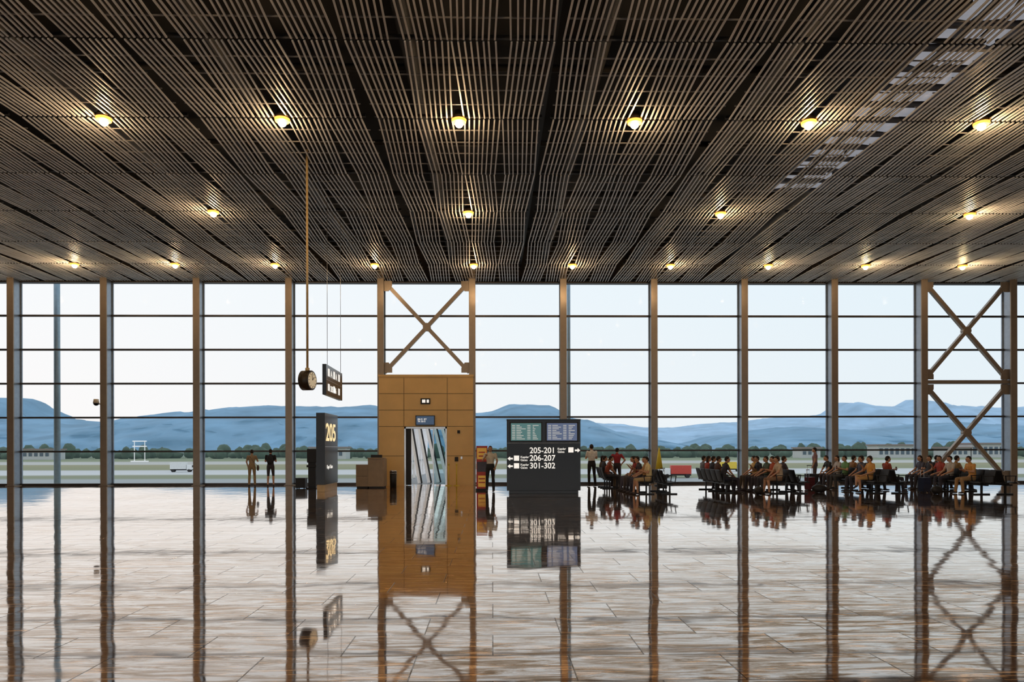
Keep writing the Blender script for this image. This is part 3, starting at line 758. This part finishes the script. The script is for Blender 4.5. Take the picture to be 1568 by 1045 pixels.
# profiles: (X metres, height metres) at ridge distance
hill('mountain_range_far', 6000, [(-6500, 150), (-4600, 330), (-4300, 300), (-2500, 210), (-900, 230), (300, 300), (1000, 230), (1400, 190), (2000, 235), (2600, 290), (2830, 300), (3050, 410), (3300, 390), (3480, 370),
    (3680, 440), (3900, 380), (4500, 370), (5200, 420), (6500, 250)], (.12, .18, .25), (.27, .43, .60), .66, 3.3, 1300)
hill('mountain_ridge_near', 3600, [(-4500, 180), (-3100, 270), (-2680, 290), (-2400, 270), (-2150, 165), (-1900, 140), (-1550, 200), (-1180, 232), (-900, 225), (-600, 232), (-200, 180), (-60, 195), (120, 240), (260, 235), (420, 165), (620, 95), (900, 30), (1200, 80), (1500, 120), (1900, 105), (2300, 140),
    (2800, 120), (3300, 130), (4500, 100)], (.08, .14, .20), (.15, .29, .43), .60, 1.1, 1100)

# trees
bm = bmesh.new()
for i in range(520):
    x = random.uniform(-620, 640); y = random.uniform(520, 640); r = random.uniform(3, 6.5); h = random.uniform(3.0, 6.0)
    if random.random() < .25: h *= 1.35
    ret = bmesh.ops.create_icosphere(bm, subdivisions=2, radius=1, matrix=Matrix.Translation((x, y, GZ+h*.75)) @ Matrix.Diagonal((r, r, h*.85, 1)))
    for v in ret['verts']:
        v.co += Vector((noise.noise(v.co*.6), 0, noise.noise(v.co*.5+Vector((9, 0, 0)))))*1.2
for f in bm.faces: f.smooth = True
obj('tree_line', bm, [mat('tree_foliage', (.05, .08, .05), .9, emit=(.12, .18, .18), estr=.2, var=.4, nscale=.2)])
# far buildings
bm = bmesh.new()
for x, w, h in ((300, 30, 9), (345, 18, 7), (372, 34, 10), (420, 22, 8), (-120, 26, 8), (-330, 22, 7), (235, 14, 7), (470, 30, 9)):
    abox(bm, x-w/2, x+w/2, 500, 515, GZ, GZ+h, 0); abeam(bm, (x-w/2-1, 507, GZ+h+.5), (x+w/2+1, 507, GZ+h+.5), 17, 1, 1)
    for q in range(int(w/4)): abox(bm, x-w/2+1+q*4, x-w/2+3.4+q*4, 499.8, 500, GZ+2.5, GZ+h-2, 2)
obj('distant_airport_buildings', bm, [mat('bld_white', (.55, .56, .56), .7), mat('bld_roof', (.28, .22, .2), .7), mat('bld_glass', (.1, .14, .18), .3)])
# apron service trucks
def truck(x, y, rz, c):
    bm = bmesh.new()
    abox(bm, -3, 1.6, -1.1, 1.1, .9, 2.9, 0); abox(bm, 1.7, 3.2, -1.05, 1.05, .7, 2.2, 1); abox(bm, 2.3, 3.22, -.95, .95, 1.4, 2.05, 2); abox(bm, -3, 3.2, -.9, .9, .55, .85, 2)
    for a in (-2.2, 2.4):
        for b in (-1.05, .75): acyl(bm, (a, b, .5), (a, b+.3, .5), .5, seg=16, mi=2)
    obj('service_truck', bm, [mat('truck_body_%s' % c[0], c[1], .4), mat('truck_cab', (.8, .8, .78), .4), blackm], loc=(x, y, GZ), rotz=rz, bevel=.05)
truck(-24, 165, .1, ('white', (.75, .75, .73))); truck(43, 158, 3.0, ('red', (.55, .06, .04))); truck(-95, 210, .2, ('white', (.7, .7, .7))); truck(70, 200, .0, ('yellow', (.7, .5, .05))); truck(118, 230, 2.9, ('white', (.7, .7, .7)))
# windsock / antenna gantry on the airfield
bm = bmesh.new()
for a in (-3, 3): acyl(bm, (a, 0, 0), (a, 0, 12), .25, .2, 8)
for z in (6, 9, 12): abox(bm, -4, 4, -.3, .3, z-.3, z+.3)
abox(bm, -5, 5, -.5, .5, 0, .6)
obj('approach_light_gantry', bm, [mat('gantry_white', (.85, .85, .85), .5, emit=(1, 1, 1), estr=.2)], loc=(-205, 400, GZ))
# floodlight masts just outside glass
mastm = mat('mast_bluegrey', (.30, .40, .46), .4, .3)
for x, w, y in ((-22.4, .14, 35.5), (3.98, .09, 35.5)):
    bm = bmesh.new(); acyl(bm, (0, 0, 0), (0, 0, 22), w*1.1, w, 14); acyl(bm, (0, 0, 0), (0, 0, .2), w*2.5, w*2.5, 14)
    abox(bm, -.9, .9, -.1, .1, 21.5, 21.8)
    for a in (-.7, 0, .7): abox(bm, a-.25, a+.25, -.3, .0, 21.8, 22.2)
    obj('floodlight_mast', bm, [mastm], loc=(x, y, GZ))

# ---------------------------------------------------------------- world
w = bpy.data.worlds.new('sky'); scene.world = w; w.use_nodes = True
nt = w.node_tree; bg = nt.nodes['Background']; N = nt.nodes.new; L = nt.links.new
tc = N('ShaderNodeTexCoord'); sp = N('ShaderNodeSeparateXYZ'); L(tc.outputs['Generated'], sp.inputs[0])
r = N('ShaderNodeValToRGB'); e = r.color_ramp.elements
e[0].position = 0; e[0].color = (.84, .86, .89, 1); e[1].position = 1; e[1].color = (.70, .79, .93, 1)
q = e.new(.05); q.color = (.90, .885, .89, 1); q = e.new(.22); q.color = (.865, .89, .92, 1)
L(sp.outputs['Z'], r.inputs['Fac'])
# warmer/whiter towards -X (sunset side), bluer towards +X
mr = N('ShaderNodeMapRange'); mr.inputs['From Min'].default_value = -.6; mr.inputs['From Max'].default_value = .6
L(sp.outputs['X'], mr.inputs['Value'])
tint = N('ShaderNodeMix'); tint.data_type = 'RGBA'; tint.inputs[6].default_value = (1.05, 1.03, 1.01, 1); tint.inputs[7].default_value = (.86, .95, .99, 1)
L(mr.outputs[0], tint.inputs[0])
mu = N('ShaderNodeMix'); mu.data_type = 'RGBA'; mu.blend_type = 'MULTIPLY'; mu.inputs[0].default_value = 1
L(r.outputs['Color'], mu.inputs[6]); L(tint.outputs[2], mu.inputs[7]); L(mu.outputs[2], bg.inputs['Color'])
bg.inputs['Strength'].default_value = 1.07

scene.view_settings.view_transform = 'Standard'
scene.view_settings.look = 'None'

# ---------------------------------------------------------------- camera
cd = bpy.data.cameras.new('camera'); cam = bpy.data.objects.new('camera', cd); scene.collection.objects.link(cam)
cd.lens = 24; cd.sensor_width = 36; cd.shift_x = .00867; cd.shift_y = .1062; cd.clip_end = 30000; cd.clip_start = .05
M = Matrix.Rotation(R(-.9), 4, 'Z') @ Matrix.Rotation(R(90), 4, 'X') @ Matrix.Rotation(R(-.12), 4, 'Z')
cam.matrix_world = Matrix.Translation((0, 0, 1.63)) @ M
scene.camera = cam
